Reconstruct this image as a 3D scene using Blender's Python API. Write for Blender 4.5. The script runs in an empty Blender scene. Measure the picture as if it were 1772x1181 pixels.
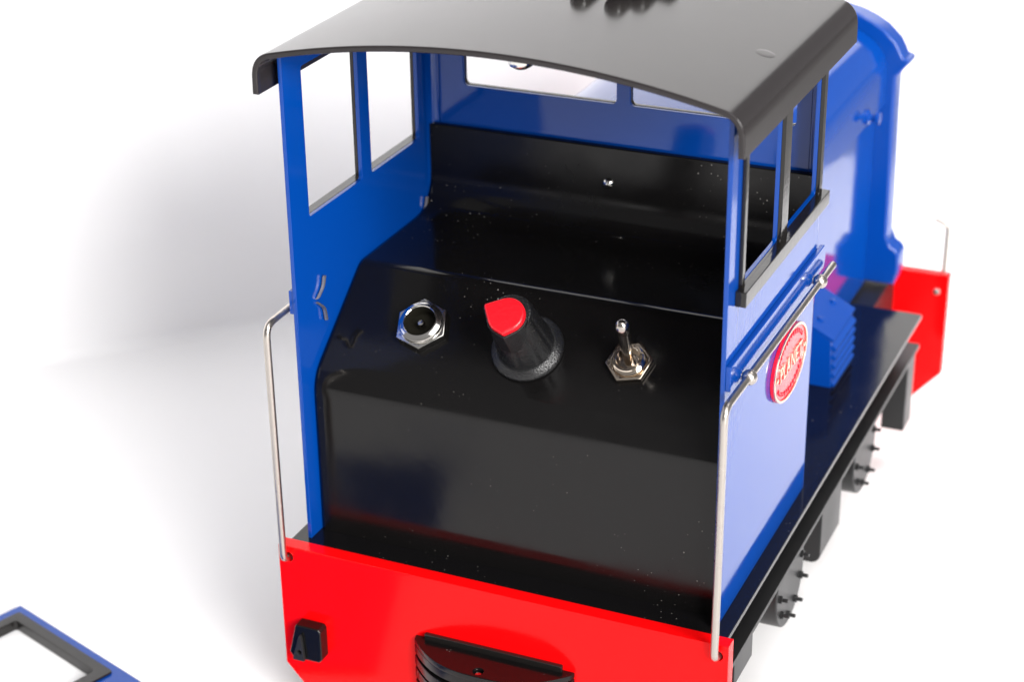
import bpy, bmesh, math, random
from mathutils import Vector, Matrix
random.seed(7)
C = bpy.context.scene
COL = C.collection
MM = 0.001
PI = math.pi

# ------------------------------------------------------------------ camera
cam = bpy.data.cameras.new('camera')
camo = bpy.data.objects.new('camera', cam)
COL.objects.link(camo)
camo.location = (156.67*MM, -344.11*MM, 239.66*MM)
camo.rotation_euler = (math.radians(64.57), math.radians(0.73), math.radians(23.73))
cam.sensor_width = 36.0
cam.lens = 3423.15/1772*36.0
cam.clip_start = 0.01
cam.clip_end = 50
cam.dof.use_dof = True
cam.dof.focus_distance = 0.428
cam.dof.aperture_fstop = 19
C.camera = camo

# ------------------------------------------------------------------ light
w = bpy.data.worlds.new('World')
C.world = w
w.use_nodes = True
bg = w.node_tree.nodes['Background']
bg.inputs[0].default_value = (1.0, 0.985, 0.995, 1)
bg.inputs[1].default_value = 0.29

def area(name, loc, target, size, power, color=(1, 1, 1), spread=180):
    l = bpy.data.lights.new(name, 'AREA')
    l.shape = 'DISK'
    l.size = size
    l.energy = power
    l.color = color
    l.spread = math.radians(spread)
    o = bpy.data.objects.new(name, l)
    COL.objects.link(o)
    o.location = loc
    d = Vector(target) - Vector(loc)
    o.rotation_euler = d.to_track_quat('-Z', 'Y').to_euler()
    return o

kd = Vector((0.82*0.906, -0.57*0.906, 0.423))
area('key_softbox', kd*1.6, (0, 0.05, 0.03), 0.85, 48, (1.0, 0.985, 0.965))
area('overhead_fill', (0.40, -0.50, 1.15), (-0.05, 0.12, 0), 0.9, 7.4, (1.0, 0.985, 0.99))  # added fill with no known source, lifts the shaded floor and backdrop
area('side_fill', (0.24, 0.25, 0.50), (0.17, 0.26, -0.05), 0.25, 0.40, (1.0, 0.99, 0.98), 62)  # added lamp, brightens the right floor so the cab side reflects it

vs = C.view_settings
vs.view_transform = 'Standard'
vs.look = 'None'
vs.exposure = 0
vs.gamma = 1
vs.use_curve_mapping = False

# ------------------------------------------------------------------ materials
def nodes(name):
    m = bpy.data.materials.new(name)
    m.use_nodes = True
    nt = m.node_tree
    return m, nt, nt.nodes['Principled BSDF']

def N(nt, t, **kw):
    n = nt.nodes.new(t)
    for k, v in kw.items():
        if k in n.inputs:
            n.inputs[k].default_value = v
        else:
            setattr(n, k, v)
    return n

def paint(name, color, rough=0.1, ior=1.5, var=0.05, peel=0.02, metal=0.0, dust=0.0, spec=0.5, dustscale=1250, peelscale=180, smear=0.0):
    """glossy sprayed paint: slight roughness mottling, orange peel, optional dust specks"""
    m, nt, b = nodes(name)
    L = nt.links
    tc = N(nt, 'ShaderNodeTexCoord')
    b.inputs['Base Color'].default_value = (*color, 1)
    b.inputs['Metallic'].default_value = metal
    b.inputs['IOR'].default_value = ior
    b.inputs['Specular IOR Level'].default_value = spec
    n1 = N(nt, 'ShaderNodeTexNoise', Scale=60.0, Detail=5.0)
    L.new(tc.outputs['Object'], n1.inputs['Vector'])
    mr = N(nt, 'ShaderNodeMapRange')
    mr.inputs[1].default_value = 0.3
    mr.inputs[2].default_value = 0.7
    mr.inputs[3].default_value = max(0.0, rough - var)
    mr.inputs[4].default_value = rough + var
    L.new(n1.outputs[0], mr.inputs[0])
    n2 = N(nt, 'ShaderNodeTexNoise', Scale=float(peelscale), Detail=2.0)
    L.new(tc.outputs['Object'], n2.inputs['Vector'])
    bp = N(nt, 'ShaderNodeBump', Strength=peel, Distance=0.0006)
    L.new(n2.outputs[0], bp.inputs['Height'])
    L.new(bp.outputs[0], b.inputs['Normal'])
    rough_out = mr.outputs[0]
    if dust > 0:
        vo = N(nt, 'ShaderNodeTexVoronoi', Scale=float(dustscale))
        L.new(tc.outputs['Object'], vo.inputs['Vector'])
        # random speck radius per cell
        sep = N(nt, 'ShaderNodeSeparateColor')
        L.new(vo.outputs['Color'], sep.inputs[0])
        pw = N(nt, 'ShaderNodeMath', operation='POWER')
        L.new(sep.outputs[0], pw.inputs[0])
        pw.inputs[1].default_value = 5.0
        big = N(nt, 'ShaderNodeTexNoise', Scale=38.0, Detail=3.0)
        L.new(tc.outputs['Object'], big.inputs['Vector'])
        mk = N(nt, 'ShaderNodeMapRange')
        mk.inputs[1].default_value = 0.40
        mk.inputs[2].default_value = 0.66
        L.new(big.outputs[0], mk.inputs[0])
        mu = N(nt, 'ShaderNodeMath', operation='MULTIPLY')
        L.new(pw.outputs[0], mu.inputs[0])
        L.new(mk.outputs[0], mu.inputs[1])
        mu2 = N(nt, 'ShaderNodeMath', operation='MULTIPLY')
        L.new(mu.outputs[0], mu2.inputs[0])
        mu2.inputs[1].default_value = 0.24*dust
        lt = N(nt, 'ShaderNodeMath', operation='LESS_THAN')
        L.new(vo.outputs['Distance'], lt.inputs[0])
        L.new(mu2.outputs[0], lt.inputs[1])
        mix = N(nt, 'ShaderNodeMix', data_type='RGBA')
        L.new(lt.outputs[0], mix.inputs['Factor'])
        mix.inputs['A'].default_value = (*color, 1)
        mix.inputs['B'].default_value = (0.22, 0.205, 0.19, 1)
        L.new(mix.outputs['Result'], b.inputs['Base Color'])
        mixr = N(nt, 'ShaderNodeMix', data_type='FLOAT')
        L.new(lt.outputs[0], mixr.inputs['Factor'])
        L.new(rough_out, mixr.inputs['A'])
        mixr.inputs['B'].default_value = 0.9
        rough_out = mixr.outputs['Result']
    if smear > 0:
        ns = N(nt, 'ShaderNodeTexNoise', Scale=22.0, Detail=6.0, Roughness=0.62)
        L.new(tc.outputs['Object'], ns.inputs['Vector'])
        ms = N(nt, 'ShaderNodeMapRange')
        ms.inputs[1].default_value = 0.42
        ms.inputs[2].default_value = 0.72
        ms.inputs[3].default_value = 0.0
        ms.inputs[4].default_value = smear
        L.new(ns.outputs[0], ms.inputs[0])
        ad = N(nt, 'ShaderNodeMath', operation='ADD')
        L.new(rough_out, ad.inputs[0])
        L.new(ms.outputs[0], ad.inputs[1])
        rough_out = ad.outputs[0]
    L.new(rough_out, b.inputs['Roughness'])
    return m

M = {}
M['blue'] = paint('gloss blue enamel', (0.0006, 0.046, 0.275), 0.08, var=0.03, ior=1.45)
M['blue_cast'] = paint('satin blue enamel casting', (0.0006, 0.046, 0.275), 0.22, var=0.04, peel=0.05)
M['red'] = paint('gloss red enamel', (0.80, 0.0018, 0.0028), 0.13, var=0.03, ior=1.25)
M['black'] = paint('gloss black console enamel', (0.0045, 0.0042, 0.0042), 0.13, var=0.05, dust=1.0, peel=0.03, ior=1.37, smear=0.18)
M['floor'] = paint('gloss black footplate enamel', (0.0045, 0.0042, 0.0045), 0.10, var=0.03, dust=1.2, ior=1.42, smear=0.10)
M['roof'] = paint('satin black roof paint', (0.021, 0.0182, 0.0188), 0.17, var=0.02, peel=0.015, ior=1.41)
M['trim'] = paint('satin black trim', (0.010, 0.009, 0.0085), 0.12, ior=1.48, peelscale=700, peel=0.05)
M['frame'] = paint('dull black frame paint', (0.010, 0.010, 0.0105), 0.40, peel=0.06)
M['plastic'] = paint('black knob plastic', (0.007, 0.007, 0.0075), 0.27, var=0.04, peel=0.35, peelscale=2600)
M['cap'] = paint('red plastic', (0.72, 0.004, 0.012), 0.30, var=0.04, peel=0.12, peelscale=900)
M['steel'] = paint('brushed steel wire', (0.50, 0.46, 0.42), 0.30, metal=1.0, var=0.08, peel=0.10, peelscale=900)
M['pin_steel'] = paint('dull steel strip', (0.50, 0.45, 0.39), 0.5, metal=1.0, var=0.05)
M['chrome'] = paint('bright nickel plate', (0.74, 0.72, 0.68), 0.13, metal=1.0, var=0.05, peel=0.05, peelscale=900)
M['nickel'] = paint('warm nickel plate', (0.66, 0.57, 0.47), 0.15, metal=1.0, var=0.05, peel=0.05, peelscale=900)
M['lever'] = paint('satin nickel lever', (0.46, 0.42, 0.38), 0.22, metal=1.0, var=0.05)
M['dark'] = paint('dark socket bore', (0.010, 0.009, 0.006), 0.7, ior=1.2)
M['brass'] = paint('etched pale brass', (0.86, 0.60, 0.46), 0.30, metal=1.0, var=0.08, peel=0.2, peelscale=1500)
M['plate_red'] = paint('nameplate red enamel', (0.78, 0.006, 0.025), 0.16, peel=0.12, peelscale=1500)
M['paper'] = paint('white paper sheet', (0.86, 0.856, 0.858), 0.6, var=0.05, peel=0.0, spec=0.2)
M['table'] = paint('pale grey table top', (0.30, 0.295, 0.29), 0.5, peel=0.0)
M['horn'] = paint('dark grey horn metal', (0.060, 0.060, 0.052), 0.16, ior=1.6)

# ------------------------------------------------------------------ mesh helpers (all sizes in millimetres)
def finish(name, bm, mat, parent=None, angle=35, smooth=True):
    bmesh.ops.recalc_face_normals(bm, faces=bm.faces)
    for v in bm.verts:
        v.co *= MM
    me = bpy.data.meshes.new(name)
    bm.to_mesh(me)
    bm.free()
    return link(name, me, mat, parent, angle, smooth)

def link(name, me, mat, parent=None, angle=35, smooth=True):
    if smooth:
        me.shade_smooth()
        me.set_sharp_from_angle(angle=math.radians(angle))
    me.materials.clear()
    me.materials.append(M[mat] if isinstance(mat, str) else mat)
    o = bpy.data.objects.new(name, me)
    COL.objects.link(o)
    if smooth:
        wn = o.modifiers.new('weighted_normals', 'WEIGHTED_NORMAL')   # keeps big flat faces flat beside their bevels
        wn.weight = 100
        wn.keep_sharp = True
    if parent:
        o.parent = parent
    return o

def B():
    return bmesh.new()

def box(bm, x0, x1, y0, y1, z0, z1, bev=0.0, seg=2):
    t = bmesh.new()
    vs = [t.verts.new((x, y, z)) for x in (x0, x1) for y in (y0, y1) for z in (z0, z1)]
    for f in ((0, 1, 3, 2), (4, 6, 7, 5), (0, 4, 5, 1), (2, 3, 7, 6), (0, 2, 6, 4), (1, 5, 7, 3)):
        t.faces.new([vs[i] for i in f])
    if bev:
        bmesh.ops.bevel(t, geom=t.edges[:], offset=bev, segments=seg, affect='EDGES', profile=0.5)
    merge(bm, t)

def merge(bm, t, mat=None):
    me = bpy.data.meshes.new('tmp')
    if mat is not None:
        t.transform(mat)
    t.to_mesh(me)
    t.free()
    bm.from_mesh(me)
    bpy.data.meshes.remove(me)

def prism(bm, prof, a0, a1, axis, bev=0.0, seg=2, bevel_all=False, clamp=True):
    """closed 2D profile swept along an axis. axis x: profile is (y,z); y: (x,z); z: (x,y)"""
    t = bmesh.new()
    def P(q, a):
        return {'x': (a, q[0], q[1]), 'y': (q[0], a, q[1]), 'z': (q[0], q[1], a)}[axis]
    lo = [t.verts.new(P(q, a0)) for q in prof]
    hi = [t.verts.new(P(q, a1)) for q in prof]
    n = len(prof)
    t.faces.new(lo)
    t.faces.new(hi[::-1])
    for i in range(n):
        t.faces.new((lo[i], lo[(i+1) % n], hi[(i+1) % n], hi[i]))
    bmesh.ops.recalc_face_normals(t, faces=t.faces)
    if bev:
        s0, s1 = set(lo), set(hi)
        es = [e for e in t.edges if bevel_all or (e.verts[0] in s0 and e.verts[1] in s0) or (e.verts[0] in s1 and e.verts[1] in s1)]
        bmesh.ops.bevel(t, geom=es, offset=bev, segments=seg, affect='EDGES', profile=0.5, clamp_overlap=clamp)
    merge(bm, t)

def lathe(bm, prof, mat=None, n=40, flute=None, cap=True):
    """profile (r, h) revolved about local Z; mat places it"""
    t = bmesh.new()
    rings = []
    for k, (r, h) in enumerate(prof):
        if r < 1e-6:
            rings.append([t.verts.new((0, 0, h))])
        else:
            ring = []
            for i in range(n):
                a = 2*PI*i/n
                rr = r*(flute(a, k) if flute else 1.0)
                ring.append(t.verts.new((rr*math.cos(a), rr*math.sin(a), h)))
            rings.append(ring)
    for a, b in zip(rings, rings[1:]):
        for i in range(n):
            j = (i+1) % n
            if len(a) == 1 and len(b) == 1:
                continue
            if len(a) == 1:
                t.faces.new((a[0], b[j], b[i]))
            elif len(b) == 1:
                t.faces.new((a[i], a[j], b[0]))
            else:
                t.faces.new((a[i], a[j], b[j], b[i]))
    if cap and len(rings[0]) > 1:
        t.faces.new(rings[0][::-1])
    if cap and len(rings[-1]) > 1:
        t.faces.new(rings[-1])
    bmesh.ops.recalc_face_normals(t, faces=t.faces)
    merge(bm, t, mat)

def fillet(pts, r, seg=6):
    """round the inner corners of an open 3D polyline"""
    pts = [Vector(p) for p in pts]
    out = [pts[0]]
    for a, b, c in zip(pts, pts[1:], pts[2:]):
        d1 = (a-b); d2 = (c-b)
        l = min(r, d1.length*0.48, d2.length*0.48)
        p1 = b + d1.normalized()*l
        p2 = b + d2.normalized()*l
        for i in range(seg+1):
            t = i/seg
            out.append((p1*(1-t)+b*t)*(1-t) + (b*(1-t)+p2*t)*t)
    out.append(pts[-1])
    return out

def tube(bm, pts, r, n=14, cap=True):
    pts = [Vector(p) for p in pts]
    t = bmesh.new()
    rings = []
    up = None
    for i, p in enumerate(pts):
        d = (pts[min(i+1, len(pts)-1)] - pts[max(i-1, 0)]).normalized()
        if up is None:
            up = d.orthogonal().normalized()
        up = (up - d*up.dot(d)).normalized()
        s = d.cross(up)
        rr = r[i] if isinstance(r, (list, tuple)) else r
        rings.append([t.verts.new(p + up*rr*math.cos(2*PI*k/n) + s*rr*math.sin(2*PI*k/n)) for k in range(n)])
    for a, b in zip(rings, rings[1:]):
        for k in range(n):
            t.faces.new((a[k], a[(k+1) % n], b[(k+1) % n], b[k]))
    if cap:
        t.faces.new(rings[0][::-1])
        t.faces.new(rings[-1])
    bmesh.ops.recalc_face_normals(t, faces=t.faces)
    merge(bm, t)

def rrect(u0, u1, v0, v1, r, seg=5):
    out = []
    for cu, cv, a0 in ((u1-r, v1-r, 0), (u0+r, v1-r, 90), (u0+r, v0+r, 180), (u1-r, v0+r, 270)):
        for i in range(seg+1):
            a = math.radians(a0 + 90*i/seg)
            out.append((cu + r*math.cos(a), cv + r*math.sin(a)))
    return out

def circle(u, v, r, n=24):
    return [(u + r*math.cos(2*PI*i/n), v + r*math.sin(2*PI*i/n)) for i in range(n)]

def plate(bm, outline, holes, axis, w0, w1, bev=0.12):
    """flat sheet with holes. axis x: outline is (y,z); y: (x,z); z: (x,y). w0..w1 is its thickness range"""
    cu = bpy.data.curves.new('plate_curve', 'CURVE')
    cu.dimensions = '2D'
    cu.fill_mode = 'BOTH'
    for loop in [outline] + list(holes):
        sp = cu.splines.new('POLY')
        sp.points.add(len(loop)-1)
        for p, q in zip(sp.points, loop):
            p.co = (q[0], q[1], 0, 1)
        sp.use_cyclic_u = True
    cu.extrude = (w1-w0)/2 - bev
    cu.bevel_depth = bev
    cu.offset = -bev
    cu.bevel_resolution = 1
    o = bpy.data.objects.new('plate_tmp', cu)
    COL.objects.link(o)
    bpy.context.view_layer.update()
    me = bpy.data.meshes.new_from_object(o.evaluated_get(bpy.context.evaluated_depsgraph_get()))
    t = bmesh.new()
    t.from_mesh(me)
    bmesh.ops.remove_doubles(t, verts=t.verts[:], dist=0.001)
    mid = (w0+w1)/2
    mt = {'x': Matrix(((0, 0, 1, mid), (1, 0, 0, 0), (0, 1, 0, 0), (0, 0, 0, 1))),
          'y': Matrix(((1, 0, 0, 0), (0, 0, 1, mid), (0, 1, 0, 0), (0, 0, 0, 1))),
          'z': Matrix(((1, 0, 0, 0), (0, 1, 0, 0), (0, 0, 1, mid), (0, 0, 0, 1)))}[axis]
    bpy.data.objects.remove(o)
    bpy.data.curves.remove(cu)
    bpy.data.meshes.remove(me)
    merge(bm, t, mt)

def frame_at(origin, zdir, xdir=(1, 0, 0)):
    z = Vector(zdir).normalized()
    x = Vector(xdir)
    x = (x - z*x.dot(z)).normalized()
    y = z.cross(x)
    m = Matrix((x, y, z)).transposed().to_4x4()
    m.translation = Vector(origin)
    return m

def text_mesh(body, size, extrude, bev=0.0):
    cu = bpy.data.curves.new('text', 'FONT')
    cu.body = body
    cu.size = size
    cu.align_x = 'CENTER'
    cu.align_y = 'CENTER'
    cu.extrude = extrude
    cu.bevel_depth = bev
    cu.space_character = 1.08
    o = bpy.data.objects.new('text_tmp', cu)
    COL.objects.link(o)
    bpy.context.view_layer.update()
    me = bpy.data.meshes.new_from_object(o.evaluated_get(bpy.context.evaluated_depsgraph_get()))
    t = bmesh.new()
    t.from_mesh(me)
    bpy.data.objects.remove(o)
    bpy.data.curves.remove(cu)
    bpy.data.meshes.remove(me)
    return t

def thing(name, loc, label, cat):
    o = bpy.data.objects.new(name, None)
    o.empty_display_size = 0.01
    COL.objects.link(o)
    o.location = loc
    o['label'] = label
    o['category'] = cat
    return o

# ------------------------------------------------------------------ the setting: white paper floor and backdrop
ZG = -48.0
CR = 362.0                      # crease line: y - x = CR
uc = Vector((1, 1, 0)).normalized()         # along the crease
nb = Vector((-1, 1, 0)).normalized()        # away from the camera
c0 = nb*(CR/math.sqrt(2))
bm = B()
R0 = 4.0
def crease(t, back, z):
    q = c0 + uc*t + nb*back
    return (q.x, q.y, z)
def strip_sheet(bm, prof, t0, t1):
    prev = None
    for back, z in prof:
        row = (bm.verts.new(crease(t0, back, z)), bm.verts.new(crease(t1, back, z)))
        if prev:
            bm.faces.new((prev[0], prev[1], row[1], row[0]))
        prev = row
strip_sheet(bm, [(-1500, ZG), (-R0, ZG)], -1100, 370)
ground = finish('ground', bm, 'paper')
ground['kind'] = 'structure'
bm = B()
prof = [(-R0 + R0*math.sin(a), ZG + R0 - R0*math.cos(a)) for a in [PI/2*i/10 for i in range(11)]]
prof += [(4, 200), (16, 330), (60, 440), (150, 520)]
strip_sheet(bm, prof, -1100, 370)
backdrop = finish('backdrop', bm, 'paper', angle=80)
backdrop['kind'] = 'structure'
bm = B()
box(bm, -2500, 2500, -2500, 2500, ZG-40, ZG-1.0)
table = finish('table', bm, 'table', smooth=False)
table['kind'] = 'structure'

# ------------------------------------------------------------------ the locomotive
loco = thing('model_locomotive', (0, 0, ZG*MM),
             'glossy blue model diesel shunter with black cab roof, red buffer beams and open cab back', 'model train')
OFF = Vector((0, 0, -ZG*MM))

def part(name, bm, mat, parent=None, **k):
    o = finish(name, bm, mat, parent or loco, **k)
    if parent is None:
        o.location = OFF
    return o

# --- red buffer beams (rear and front) with rail holes and chamfered lower corners
def beam_outline(t=0.6):
    return [(-54.8, t), (54.8, t), (54.8, -32.4), (45.0, -43.5), (-45.0, -43.5), (-54.8, -32.4)]
bm = B()
plate(bm, beam_outline(0.3), [circle(-52.3, -2.6, 1.25), circle(52.3, -2.6, 1.25)], 'y', -5.8, -2.2, 0.25)
beam = part('buffer_beam', bm, 'red')
bm = B()
plate(bm, beam_outline(0.3), [circle(-51.4, -5.3, 0.9), circle(51.4, -5.3, 0.9)], 'y', 206.6, 210.2, 0.25)
fbeam = part('buffer_beam', bm, 'red')
for s in (-1, 1):
    bm = B()
    lathe(bm, [(0, -0.4), (1.0, -0.4), (1.1, 0.0), (0.7, 0.55), (0, 0.65)], frame_at((s*51.4, 206.5, -5.3), (0, -1, 0)), 16)
    part('rivet', bm, 'steel', fbeam)

# --- footplate and outside frame
bm = B()
box(bm, -53.4, 53.4, -2.15, 177.2, -1.3, 0.0, 0.18)
footplate = part('footplate', bm, 'floor')
bm = B()
for s in (-1, 1):
    x0, x1 = sorted((s*38.0, s*53.5))
    box(bm, x0, x1, -2.1, 177.0, -10.6, -9.25, 0.15)
box(bm, -38.5, 38.5, -2.0, 206.4, -14, -1.6, 0.3)
box(bm, -24, 24, 5, 195, -24, -14)
frame = part('frame', bm, 'frame')
for y in (166.0,):
    for s in (-1, 1):
        bm = B()
        lathe(bm, [(0, 0), (1.5, 0), (1.5, 8.2), (2.6, 8.2), (2.6, 10.2), (1.2, 10.6), (1.2, 12.4), (0, 12.4)], frame_at((s*38.5, y, -5.2), (s, 0, 0), (0, 1, 0)), 12)
        part('bolt', bm, 'steel', frame)
for s in (-1, 1):
    for (y0, y1, zb) in ((6.5, 20.0, -18.6), (168, 176.6, -34.0)):
        bm = B()
        x0, x1 = sorted((s*45.8, s*52.6))
        box(bm, x0, x1, y0, y1, zb, -10.7, 0.25)
        part('frame_bracket', bm, 'frame')
    # spring hanger block, rounded below
    bm = B()
    rp = [(43.0, -10.7)] + [(45.6 - 2.6*math.cos(a), -26.4 - 2.6*math.sin(a)) for a in [PI/2*i/6 for i in range(7)]] \
        + [(49.4 + 2.6*math.sin(a), -26.4 - 2.6*math.cos(a)) for a in [PI/2*i/6 for i in range(7)]] + [(52.0, -10.7)]
    prism(bm, [(s*q[0], q[1]) for q in rp], 80.0, 98.5, 'y', 0.3)
    part('axlebox', bm, 'frame')
    # bolted hub discs
    for yc in (52.5, 122.5):
        bm = B()
        rim = [(yc + 11.4*math.cos(2*PI*i/60), min(-17.9 + 11.4*math.sin(2*PI*i/60), -10.75)) for i in range(60)]
        ded = [rim[0]] + [b for a_, b in zip(rim, rim[1:]) if (Vector(a_)-Vector(b)).length > 0.02]
        prism(bm, ded, *sorted((s*44.0, s*52.0)), 'x', 0.45, 3, clamp=False)
        hub = part('hub_cover', bm, 'frame')
        for k in range(9):
            bm = B()
            a = 2*PI*(k+0.5)/9
            if math.sin(a) > 0.5:
                bm.free()
                continue
            lathe(bm, [(0, -0.2), (0.95, -0.2), (0.95, 0.7), (0.5, 0.75), (0.5, 1.9), (0.35, 2.1), (0, 2.1)],
                  frame_at((s*52.0, yc + 8.9*math.cos(a), -17.9 + 8.7*math.sin(a)), (s, 0, 0), (0, 1, 0)), 10)
            part('bolt', bm, 'frame', hub)
    # wheels under the frame, standing on the sheet
    for yc in (52.5, 122.5):
        bm = B()
        lathe(bm, [(0, -3), (20, -3), (20, -2), (24, -2), (24, -6), (27.0, -6), (27.2, -4.8), (26.0, -3.6), (25.4, 5.6), (25.0, 6), (22, 6), (21.4, 4), (8, 3.6), (8, 6), (0, 6)],
              frame_at((s*24.0, yc, ZG + 27.2 - 1.8), (s, 0, 0), (0, 1, 0)), 56)
        part('wheel', bm, 'frame')

# --- cab walls: bent blue sheet, open at the back
WIN = [(8.0, 33.0), (37.8, 62.6)]
WZ0, WZ1 = 78.0, 112.4
for s in (-1, 1):
    bm = B()
    holes = [rrect(a, b, WZ0, WZ1, 0.7, 3) for a, b in WIN]
    x0, x1 = sorted((s*49.0, s*50.0))
    plate(bm, rrect(0, 66.6, 0.0, 116.6, 0.05, 1), holes, 'x', x0, x1, 0.14)
    # bent corner into the front wall
    arc = [(50.0 - 3.5 + 3.5*math.cos(a), 66.6 + 3.5*math.sin(a)) for a in [PI/2*i/8 for i in range(9)]]
    arc += [(50.0 - 3.5 + 2.5*math.cos(a), 66.6 + 2.5*math.sin(a)) for a in [PI/2*(8-i)/8 for i in range(9)]]
    prism(bm, [(s*q[0], q[1]) for q in arc], 0.0, 116.6, 'z')
    side = part('cab_side', bm, 'blue')
    # raised waist band along the outside
    bm = B()
    band = [(0.2, 57.4), (71.5, 57.4)] + [(71.5 + 2.6*math.sin(a)*0.55, 60.2 - 2.8*math.cos(a)) for a in [PI*i/10 for i in range(11)]] + [(0.2, 63.0)]
    x0, x1 = sorted((s*49.95, s*51.1))
    t = bmesh.new()
    prism(t, [(q[0]*0.972, q[1]) for q in band], x0, x1, 'x', 0.42, 3)
    merge(bm, t)
    part('waist_band', bm, 'blue', side)
    # black window frame standing proud of the outside
    bm = B()
    x0, x1 = sorted((s*50.02, s*50.9))
    holes = [rrect(a, b, WZ0, WZ1, 0.7, 3) for a, b in WIN]
    plate(bm, rrect(6.3, 65.0, 75.6, 116.0, 0.3, 2), holes, 'x', x0, x1, 0.15)
    x0, x1 = sorted((s*50.02, s*52.4))
    box(bm, x0, x1, 4.4, 66.4, 74.6, 77.98, 0.2)
    part('window_frame', bm, 'trim', side)
    # split-pin legs of the rail posts, bent open inside the cab
    for yy in (8.8, 61.6):
        bm = B()
        xx = s*48.95
        for pts in ([(xx, yy-0.3, 57.9), (xx - s*0.5, yy-0.2, 58.2), (xx - s*0.6, yy+2.2, 60.0), (xx - s*0.65, yy+2.9, 62.4)],
                    [(xx, yy-0.3, 57.1), (xx - s*0.5, yy-0.2, 56.8), (xx - s*0.6, yy+2.2, 54.8), (xx - s*0.65, yy+2.7, 51.6)]):
            pts = fillet(pts, 1.2, 4)
            prev = None
            vsn = []
            for q in pts:
                ring = [bm.verts.new((q.x + dx*s, q.y + dy, q.z)) for dx, dy in ((-0.3, -0.28), (-0.3, 0.28), (0.3, 0.28), (0.3, -0.28))]
                if prev:
                    for k in range(4):
                        bm.faces.new((prev[k], prev[(k+1) % 4], ring[(k+1) % 4], ring[k]))
                else:
                    bm.faces.new(ring)
                prev = ring
            bm.faces.new(prev[::-1])
        part('split_pin', bm, 'pin_steel', side)

def arc_z(x):
    # roof crown, outer surface
    tab = [(0, 124.65), (5, 124.62), (12, 124.45), (20, 123.95), (25, 123.2), (31.5, 122.6), (36, 121.75), (43, 120.4), (47, 119.45), (49, 118.95)]
    x = abs(x)
    # smooth fit: z = 124.68 - a x^2
    return 124.68 - 0.00238*x*x
bm = B()
top = [(x, arc_z(x) - 1.4) for x in [46.4 - 92.8*i/30 for i in range(31)]]
outl = [(-46.4, 0.0), (46.4, 0.0)] + top
holes = []
for a, b in ((-39.9, -0.4), (2.9, 43.0)):
    holes.append(rrect(a, b, 90.8, 112.6, 1.2, 4))
plate(bm, outl, holes, 'y', 69.1, 70.1, 0.12)
fwall = part('cab_front', bm, 'blue')
bm = B()
for a, b in ((-39.9, -0.4), (2.9, 43.0)):
    plate(bm, rrect(a-2.2, b+2.2 if b > 10 else b+1.4, 88.6, 114.8, 2.0, 4) if a < 0 else rrect(a-1.4, b+2.2, 88.6, 114.8, 2.0, 4),
          [rrect(a+0.12, b-0.12, 90.92, 112.5, 1.1, 4)], 'y', 70.12, 71.3, 0.15)
part('window_frame', bm, 'trim', fwall)

# --- roof sheet with turned-down lips
def roof_profile():
    o = [(x, arc_z(x)) for x in [49.4*i/24 for i in range(25)]]
    x1, z1 = o[-1]
    # bend into the lip
    p0 = Vector((x1, z1)); p1 = Vector((53.3, arc_z(53.0) - 0.1)); p2 = Vector((53.55, 113.6))
    for i in range(1, 13):
        t = i/12
        q = (p0*(1-t) + p1*t)*(1-t) + (p1*(1-t) + p2*t)*t
        o.append((q.x, q.y))
    o.append((53.6, 109.5))
    return o
half = roof_profile()
line = [(-x, z) for x, z in half[::-1]] + half[1:]
T = 1.35
inner = []
for i, q in enumerate(line):
    a = Vector(line[max(i-1, 0)]); b = Vector(line[min(i+1, len(line)-1)])
    d = (b-a).normalized()
    nn = Vector((d.y, -d.x))
    inner.append((q[0] + nn.x*T, q[1] + nn.y*T))
bm = B()
prism(bm, line + inner[::-1], -4.75, 78.0, 'y', 0.4, 3, clamp=False)
roof = part('roof', bm, 'roof', angle=50)
bm = B()
t = bmesh.new()
lathe(t, [(0, -0.3), (2.3, -0.3), (2.2, 0.0), (1.9, 0.05), (0.9, 0.07), (0, 0.07)], frame_at((46.4, 30.5, arc_z(46.4)-0.02), (0.215, 0, 1)), 28)
merge(bm, t)
part('rivet', bm, 'roof', roof)
# bright nut under the roof
bm = B()
zt = arc_z(3.2) - T
lathe(bm, [(0, 0.1), (3.5, 0.1), (3.5, -0.9), (2.9, -1.2), (2.8, -2.9), (2.3, -3.9), (1.3, -4.5), (0, -4.7)], frame_at((3.3, 5.5, zt), (0, 0, 1)), 28)
part('nut', bm, 'chrome', roof)
# horn cluster on the roof
bm = B()
zr = 124.6
for (x, y, r, ye) in ((1.2, 43.2, 2.55, 60), (9.6, 42.6, 2.6, 60), (13.0, 48.6, 2.5, 60)):
    tube(bm, [Vector((x, y, zr+r-0.3)), Vector((x, y+3, zr+r-0.3)), Vector((x, ye, zr+r))], [r, r*0.98, r*0.62], 28)
    lathe(bm, [(r*math.sin(PI*i/16), r*math.cos(PI*i/16)) for i in range(17)], frame_at((x, y, zr+r-0.3), (0, -1, 0)), 28)
box(bm, -1.5, 17.5, 57.5, 63.5, zr-0.8, zr+4.5, 0.8)
box(bm, 3.2, 7.6, 48.5, 58, zr-0.5, zr+1.6, 0.5)
part('horn', bm, 'horn', roof)

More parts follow.
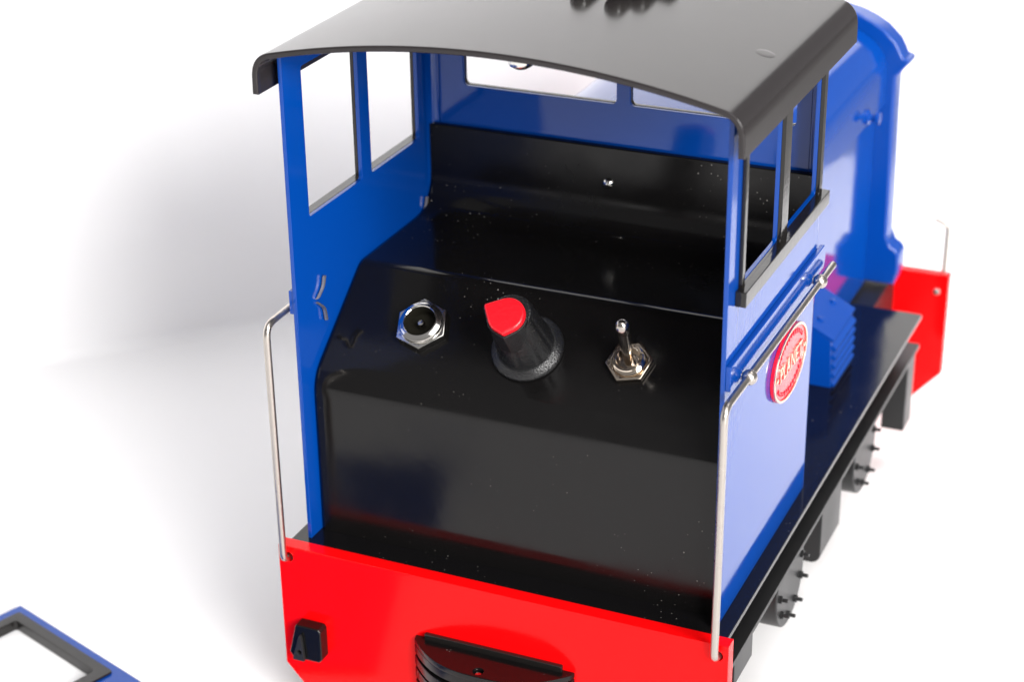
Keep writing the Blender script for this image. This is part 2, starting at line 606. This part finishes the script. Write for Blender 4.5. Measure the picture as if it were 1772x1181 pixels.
# --- black console inside the cab
def round_poly(pts, rad, seg=6):
    out = []
    n = len(pts)
    for i in range(n):
        a, b, c = Vector(pts[i-1]), Vector(pts[i]), Vector(pts[(i+1) % n])
        r = rad[i]
        if r <= 0:
            out.append(tuple(b)); continue
        d1 = (a-b).normalized(); d2 = (c-b).normalized()
        ang = d1.angle(d2)
        l = min(r/math.tan(ang/2), (a-b).length*0.49, (c-b).length*0.49)
        p1, p2 = b + d1*l, b + d2*l
        for k in range(seg+1):
            t = k/seg
            q = (p1*(1-t)+b*t)*(1-t) + (b*(1-t)+p2*t)*t
            out.append((q.x, q.y))
    return out
cp = [(4.5, 0.03), (4.5, 40.27), (29.2, 59.3), (67.2, 59.3), (67.2, 80.6), (69.0, 80.6), (69.0, 0.03)]
cprof = round_poly(cp, [0, 9.5, 5.0, 9.0, 0.4, 0.2, 0])
bm = B()
prism(bm, cprof, -48.9, 48.9, 'x', 1.3, 4, clamp=False)
console = part('console', bm, 'black', angle=40)
bm = B()
lathe(bm, [(1.35*math.sin(PI/2*(1-i/6)) if i < 6 else 0, 1.0*math.sin(PI/2*i/6)) for i in range(7)], frame_at((-1.5, 67.15, 71.6), (0, -1, 0)), 20)
part('screw', bm, 'chrome', console)

sn = Vector((0, -0.6091, 0.7931))
P0 = Vector((0, 5.67, 41.21))
def on_slope(x, y):
    # a point of the slanted control panel at x, y
    return Vector((x, y, 41.2 + (y-5.7)*(59.3-41.2)/(29.2-5.7)))

# power jack: hex nut, threaded collar, dark bore, centre pin
def hexnut(bm, af_r, h, mat, rot=0.0, hole=3.6):
    t = bmesh.new()
    plate(t, [(af_r*math.cos(rot + PI/3*k), af_r*math.sin(rot + PI/3*k)) for k in range(6)], [circle(0, 0, hole, 36)], 'z', 0, h, 0.3)
    merge(bm, t, mat)
jm = frame_at(on_slope(-26.9, 17.9), sn)
bm = B()
hexnut(bm, 6.5, 1.9, jm, math.radians(103))
jack = part('power_jack', bm, 'chrome')
bm = B()
lathe(bm, [(5.2, 1.7), (5.2, 2.0), (5.1, 2.3), (5.0, 2.55), (4.85, 2.6), (5.05, 2.8), (4.65, 2.9), (4.72, 3.1), (4.3, 3.3), (3.85, 3.35), (3.7, 3.2)], jm, 44, cap=False)
part('collar', bm, 'chrome', jack)
bm = B()
lathe(bm, [(3.71, 3.21), (3.62, 3.0), (3.5, 0.15), (0, 0.15)], jm, 36, cap=False)
part('bore', bm, 'dark', jack)
bm = B()
lathe(bm, [(0, 0.3), (0.85, 0.3), (0.85, 1.9), (0.65, 2.3), (0, 2.4)], jm, 20)
part('pin', bm, 'chrome', jack)

# speed knob: skirt, fluted body, red pointer cap
km = frame_at(on_slope(-0.9, 17.3), sn)
def flute(a, k):
    return 1.0 - (0.045*max(0.0, math.cos(a*9))**3 if 1 < k < 6 else 0)
bm = B()
lathe(bm, [(0, 2.0), (6.6, 2.0), (6.45, 2.8), (5.9, 8), (5.3, 13), (5.05, 15.4), (4.7, 16.2), (4.1, 16.5), (0, 16.5)], km, 108, flute)
knob = part('control_knob', bm, 'plastic')
bm = B()
lathe(bm, [(0, 0.02), (7.9, 0.02), (8.3, 0.4), (8.3, 0.9), (8.0, 1.35), (7.0, 2.35), (6.5, 2.6), (0, 2.6)], km, 64)
part('skirt', bm, 'plastic', knob)
# pointer wedge under the cap, facing down-left
def cap_outline(sc=1.0):
    # round top with two corners joined by a straight pointer edge
    c = Vector((0.05, -1.2)); r = 4.3
    raw = [c + Vector((r*math.cos(2*PI*i/72), r*math.sin(2*PI*i/72))) for i in range(72)]
    raw += [Vector((-5.9, 0.35)), Vector((0.9, -6.1))]
    raw = sorted(((p - c)*sc + c).to_tuple(5) for p in raw)
    def half(ps):
        h = []
        for p in ps:
            while len(h) > 1 and (h[-1][0]-h[-2][0])*(p[1]-h[-2][1]) - (h[-1][1]-h[-2][1])*(p[0]-h[-2][0]) <= 0:
                h.pop()
            h.append(p)
        return h
    lo, hi = half(raw), half(raw[::-1])
    hull = lo[:-1] + hi[:-1]
    rad = [0.7 if (Vector(q)-c).length > r*sc*1.05 else 0 for q in hull]
    return round_poly(hull, rad, 4)
bm = B()
t = bmesh.new()
prism(t, cap_outline(1.06), 9.5, 16.9, 'z', 0.3, 2)
merge(bm, t, km)
part('pointer', bm, 'plastic', knob)
bm = B()
t = bmesh.new()
prism(t, cap_outline(0.97), 16.5, 18.3, 'z', 0.55, 3)
merge(bm, t, km)
part('knob_cap', bm, 'cap', knob)

# toggle switch: hex nut, threaded bush, lever
tm = frame_at(on_slope(23.0, 17.9), sn)
bm = B()
hexnut(bm, 5.35, 1.6, tm, math.radians(75))
switch = part('toggle_switch', bm, 'nickel')
bm = B()
pr = [(3.6, 1.5)]
for k in range(4):
    pr += [(3.6, 1.65 + k*0.36), (3.35, 1.83 + k*0.36)]
pr += [(3.5, 3.0), (3.3, 3.2), (2.75, 3.2), (2.55, 3.0), (2.45, 0.9), (0, 0.8)]
lathe(bm, pr, tm, 40)
part('bush', bm, 'nickel', switch)
bm = B()
q0 = tm @ Vector((0, -0.3, 0.9)); q1 = tm @ Vector((0.5, 2.4, 15.2))
ax = (q1-q0)
pts = []; rad = []
for tt, rr in ((0, 1.05), (0.2, 1.1), (0.75, 1.35), (0.8, 1.5), (0.86, 1.62), (0.92, 1.55), (0.97, 1.1), (0.995, 0.45)):
    pts.append(q0 + ax*tt); rad.append(rr)
tube(bm, pts, rad, 20)
part('lever', bm, 'lever', switch)

# --- handrails: up from the beam, then forward along the cab side
for s in (-1, 1):
    bm = B()
    pts = fillet([(s*52.3, -3.0, -2.6), (s*52.3, -7.8, -2.6), (s*52.4, -7.8, 20), (s*52.5, -7.8, 57.6), (s*52.7, 20, 57.7), (s*52.7, 72.0, 57.4)], 3.2, 7)
    tube(bm, pts, 0.85, 16)
    rail = part('handrail', bm, 'steel')
    for yy in (8.0, 61.0):
        bm = B()
        lathe(bm, [(1.7*math.sin(PI*i/12), 1.75*math.cos(PI*i/12)) for i in range(13)], frame_at((s*52.7, yy, 57.6), (0, 1, 0)), 20)
        lathe(bm, [(0, 0), (1.0, 0), (0.8, 0.8), (0.75, 2.4), (0, 2.4)], frame_at((s*50.0, yy, 57.6), (s, 0, 0), (0, 1, 0)), 16)
        part('rail_knob', bm, 'steel', rail)
    # short upright at the front beam
    bm = B()
    tube(bm, fillet([(s*52.8, 208.5, -1.0), (s*52.8, 208.5, 16.0), (s*48.8, 208.5, 17.5)], 2.0, 5), 0.75, 12)
    part('guard_wire', bm, 'steel')

# --- oval nameplate on the right-hand cab side
py, pz, pa, pb = 45.9, 43.6, 12.9, 8.5
def oval(sc_a, sc_b, n=64):
    return [(py + sc_a*math.cos(2*PI*i/n), pz + sc_b*math.sin(2*PI*i/n)) for i in range(n)]
for s in (-1, 1):
    def X(a, b):
        return sorted((s*a, s*b))
    bm = B()
    plate(bm, oval(pa, pb), [], 'x', *X(50.02, 50.85), 0.12)
    np_ = part('nameplate', bm, 'plate_red')
    np_['label'] = 'red oval nameplate with raised pale lettering'
    bm = B()
    plate(bm, oval(pa, pb), [oval(pa-0.65, pb-0.65)], 'x', *X(50.8, 51.15), 0.1)
    part('rim', bm, 'brass', np_)
    bm = B()
    t = text_mesh('PLANET', 5.0, 0.18, 0.03)
    mt = Matrix(((0, 0, s, s*50.95), (s, 0, 0, py), (0, 1, 0, pz), (0, 0, 0, 1)))
    bmesh.ops.scale(t, vec=(0.92, 1.12, 1), verts=t.verts)
    merge(bm, t, mt)
    for e in (-1, 1):
        lathe(bm, [(0, -0.1), (0.75, -0.1), (0.75, 0.25), (0.5, 0.38), (0, 0.4)], frame_at((s*50.85, py + e*10.6, pz), (s, 0, 0), (0, 1, 0)), 14)
    part('lettering', bm, 'brass', np_, smooth=False)
    bm = B()
    # two arcs of worn, unreadable small raised lettering
    for up in (1, -1):
        for k in range(13):
            a = math.radians(90*up + (k-6)*9.5)
            cy, cz = py + (pa-2.6)*math.cos(a), pz + (pb-1.9)*math.sin(a)
            hh = 0.55 + 0.15*random.random()
            box(bm, *X(50.8, 51.08), cy-0.32, cy+0.32*(0.4+0.6*random.random()), cz-hh*0.8, cz+hh*0.8, 0.05, 1)
    part('small_lettering', bm, 'plate_red', np_, smooth=False)

# --- bonnet (hood) and nose surround
bm = B()
hp = [(-32, 0.0), (32, 0.0), (32, 58)]
arcp = []
for i in range(25):
    a = PI*i/24
    arcp.append((34.6*math.cos(a), 63.0 + 18.6*(math.sin(a)**0.66)))
body = hp + [(-32, 58)]
prism(bm, body, 71.4, 194.2, 'y', 0.3)
cover = [(34.6, 56.6)] + arcp + [(-34.6, 56.6)]
prism(bm, cover, 71.45, 194.0, 'y', 0.35, 2, clamp=False)
hood = part('hood', bm, 'blue')
for s in (-1, 1):
    bm = B()
    lathe(bm, [(0, 0), (2.1, 0), (2.1, 0.9), (1.0, 1.3), (1.0, 2.4), (1.7, 2.8), (1.7, 3.8), (0, 4.0)], frame_at((s*34.5, 172.0, 59.2), (s, 0, 0), (0, 1, 0)), 20)
    part('bonnet_catch', bm, 'blue_cast', hood)
half_n = [(40.6, 0.05), (41.9, 4.9), (41.7, 9.9), (40.6, 11.4), (39.0, 12.3), (37.7, 15.4), (37.6, 26), (37.3, 40), (37.0, 53), (37.0, 64.2), (37.9, 65.1), (39.4, 67.2), (40.6, 68.6), (40.4, 69.6), (38.6, 70.1), (37.8, 71.9), (36.3, 74.4), (32.7, 77.8), (29.2, 79.9), (25.1, 81.6), (17, 83.6), (8, 84.6)]
nose_o = half_n + [(0, 84.8)] + [(-x, z) for x, z in half_n[::-1]]
bm = B()
prism(bm, nose_o, 194.3, 202.5, 'y', 0.9, 3, clamp=False)
part('radiator_surround', bm, 'blue_cast', angle=50)

# --- louvred boxes on the footplate beside the bonnet
for s in (-1, 1):
    bm = B()
    bp_ = [(s*32.05, 0.03), (s*40.3, 0.03), (s*40.3, 14.4), (s*32.05, 18.9)]
    prism(bm, bp_, 122.0, 142.6, 'y')
    for y0, y1 in ((121.3, 122.1), (142.5, 143.3)):
        prism(bm, [(s*32.05, 0.03), (s*41.6, 0.03), (s*41.2, 13.7), (s*32.05, 18.7)], y0, y1, 'y', 0.2, 2)
    prism(bm, [(s*32.05, 18.7), (s*41.6, 13.5), (s*41.9, 14.3), (s*32.05, 19.5)], 121.2, 143.4, 'y', 0.2, 2)
    lbox = part('battery_box', bm, 'blue_cast')
    bm = B()
    for k in range(5):
        z1 = 13.2 - k*2.65
        prism(bm, [(s*40.2, z1), (s*40.2, z1-2.4), (s*42.5, z1-2.5), (s*42.5, z1-1.9)], 122.15, 142.45, 'y')
    part('louvre', bm, 'blue_cast', lbox)
    for y in (126.5, 139.0):
        bm = B()
        q = Vector((s*36.6, y, 17.1))
        lathe(bm, [(0, -0.1), (0.9, -0.1), (0.9, 0.5), (0, 0.7)], frame_at(q, (s*0.51, 0, 0.86)), 14)
        part('lid_screw', bm, 'blue_cast', lbox)

# --- coupler pocket on the rear beam: stacked half-round plates
def bow(d, x=19.6, n=24):
    pts = [(-x, -5.75), (x, -5.75)]
    for i in range(n+1):
        u = 1 - 2*i/n
        pts.append((x*u*0.985, -7.3 - d*(1 - abs(u)**2.6)))
    return pts
bm = B()
plate(bm, bow(8.6), [circle(-0.4, -13.6, 1.25, 20)], 'z', -17.0, -15.6, 0.2)
coupler = part('coupler_pocket', bm, 'black', angle=40)
bm = B()
for z0, z1, d in ((-19.4, -17.2, 8.2), (-22.6, -20.2, 8.6), (-26.0, -23.4, 8.2), (-29.0, -26.8, 8.4)):
    plate(bm, bow(d), [], 'z', z0, z1, 0.2)
prism(bm, bow(6.2, 18.5), -29, -17.1, 'z')
part('buffer_face', bm, 'black', coupler, angle=40)
bm = B()
box(bm, -17.0, 16.9, -7.0, -5.82, -16.2, -14.1, 0.3)
part('top_lip', bm, 'trim', coupler)
bm = B()
lathe(bm, [(0, -17.4), (1.0, -17.4), (1.0, -16.6), (0.7, -16.3), (0, -16.2)], frame_at((-0.4, -13.6, 0), (0, 0, 1)), 16)
part('pin', bm, 'steel', coupler)

# --- black lamp bracket on the rear beam
bm = B()
prism(bm, round_poly([(-49.6, -18.6), (-43.6, -18.6), (-43.0, -19.4), (-43.0, -27.0), (-43.8, -27.9), (-50.6, -27.9), (-51.6, -26.6)], [0.4]*7, 3), -9.2, -5.82, 'y', 0.6, 3)
lamp = part('lamp_bracket', bm, 'black', angle=40)
bm = B()
plate(bm, round_poly([(-47.9, -19.3), (-47.2, -27.8), (-50.4, -27.8)], [0.5, 0.3, 0.3], 3), [circle(-48.45, -25.4, 0.65, 14)], 'y', -10.2, -9.25, 0.12)
part('gusset', bm, 'frame', lamp)

# ------------------------------------------------------------------ loose cab panel lying in the left foreground
PZ = ZG + 3.0
def panel_corner():
    a = Vector((-142.85, 6.08)); b = Vector((-92.76, -11.34))
    e1 = (b-a).normalized()
    e2 = Vector((e1.y, -e1.x))         # towards the camera
    return a, e1, e2
a, e1, e2 = panel_corner()
ang = math.atan2(e1.y, e1.x)
panel = thing('cab_panel', (a.x*MM, a.y*MM, ZG*MM), 'flat blue cab panel with black window frame lying on the white sheet', 'model part')
panel.rotation_euler = (0, 0, ang)
L1, L2 = 106.0, 89.0
# local: x along the far edge, y negative towards the camera
win = rrect(5.85, 40.35, -38.35, -5.15, 0.8, 3)
bm = B()
plate(bm, rrect(0, L1, -L2, 0, 0.4, 2), [win], 'z', 0.4, 2.4, 0.2)
pn = finish('wall', bm, 'blue', panel)
bm = B()
plate(bm, rrect(3.3, 43.6, -41.4, -2.5, 0.8, 3), [rrect(6.2, 40.0, -38.0, -5.5, 0.8, 3)], 'z', 2.42, 3.1, 0.2)
plate(bm, rrect(5.9, 40.3, -38.3, -5.2, 0.8, 3), [rrect(6.25, 39.95, -37.95, -5.55, 0.8, 3)], 'z', 0.3, 2.6, 0.1)
finish('window_frame', bm, 'trim', panel)
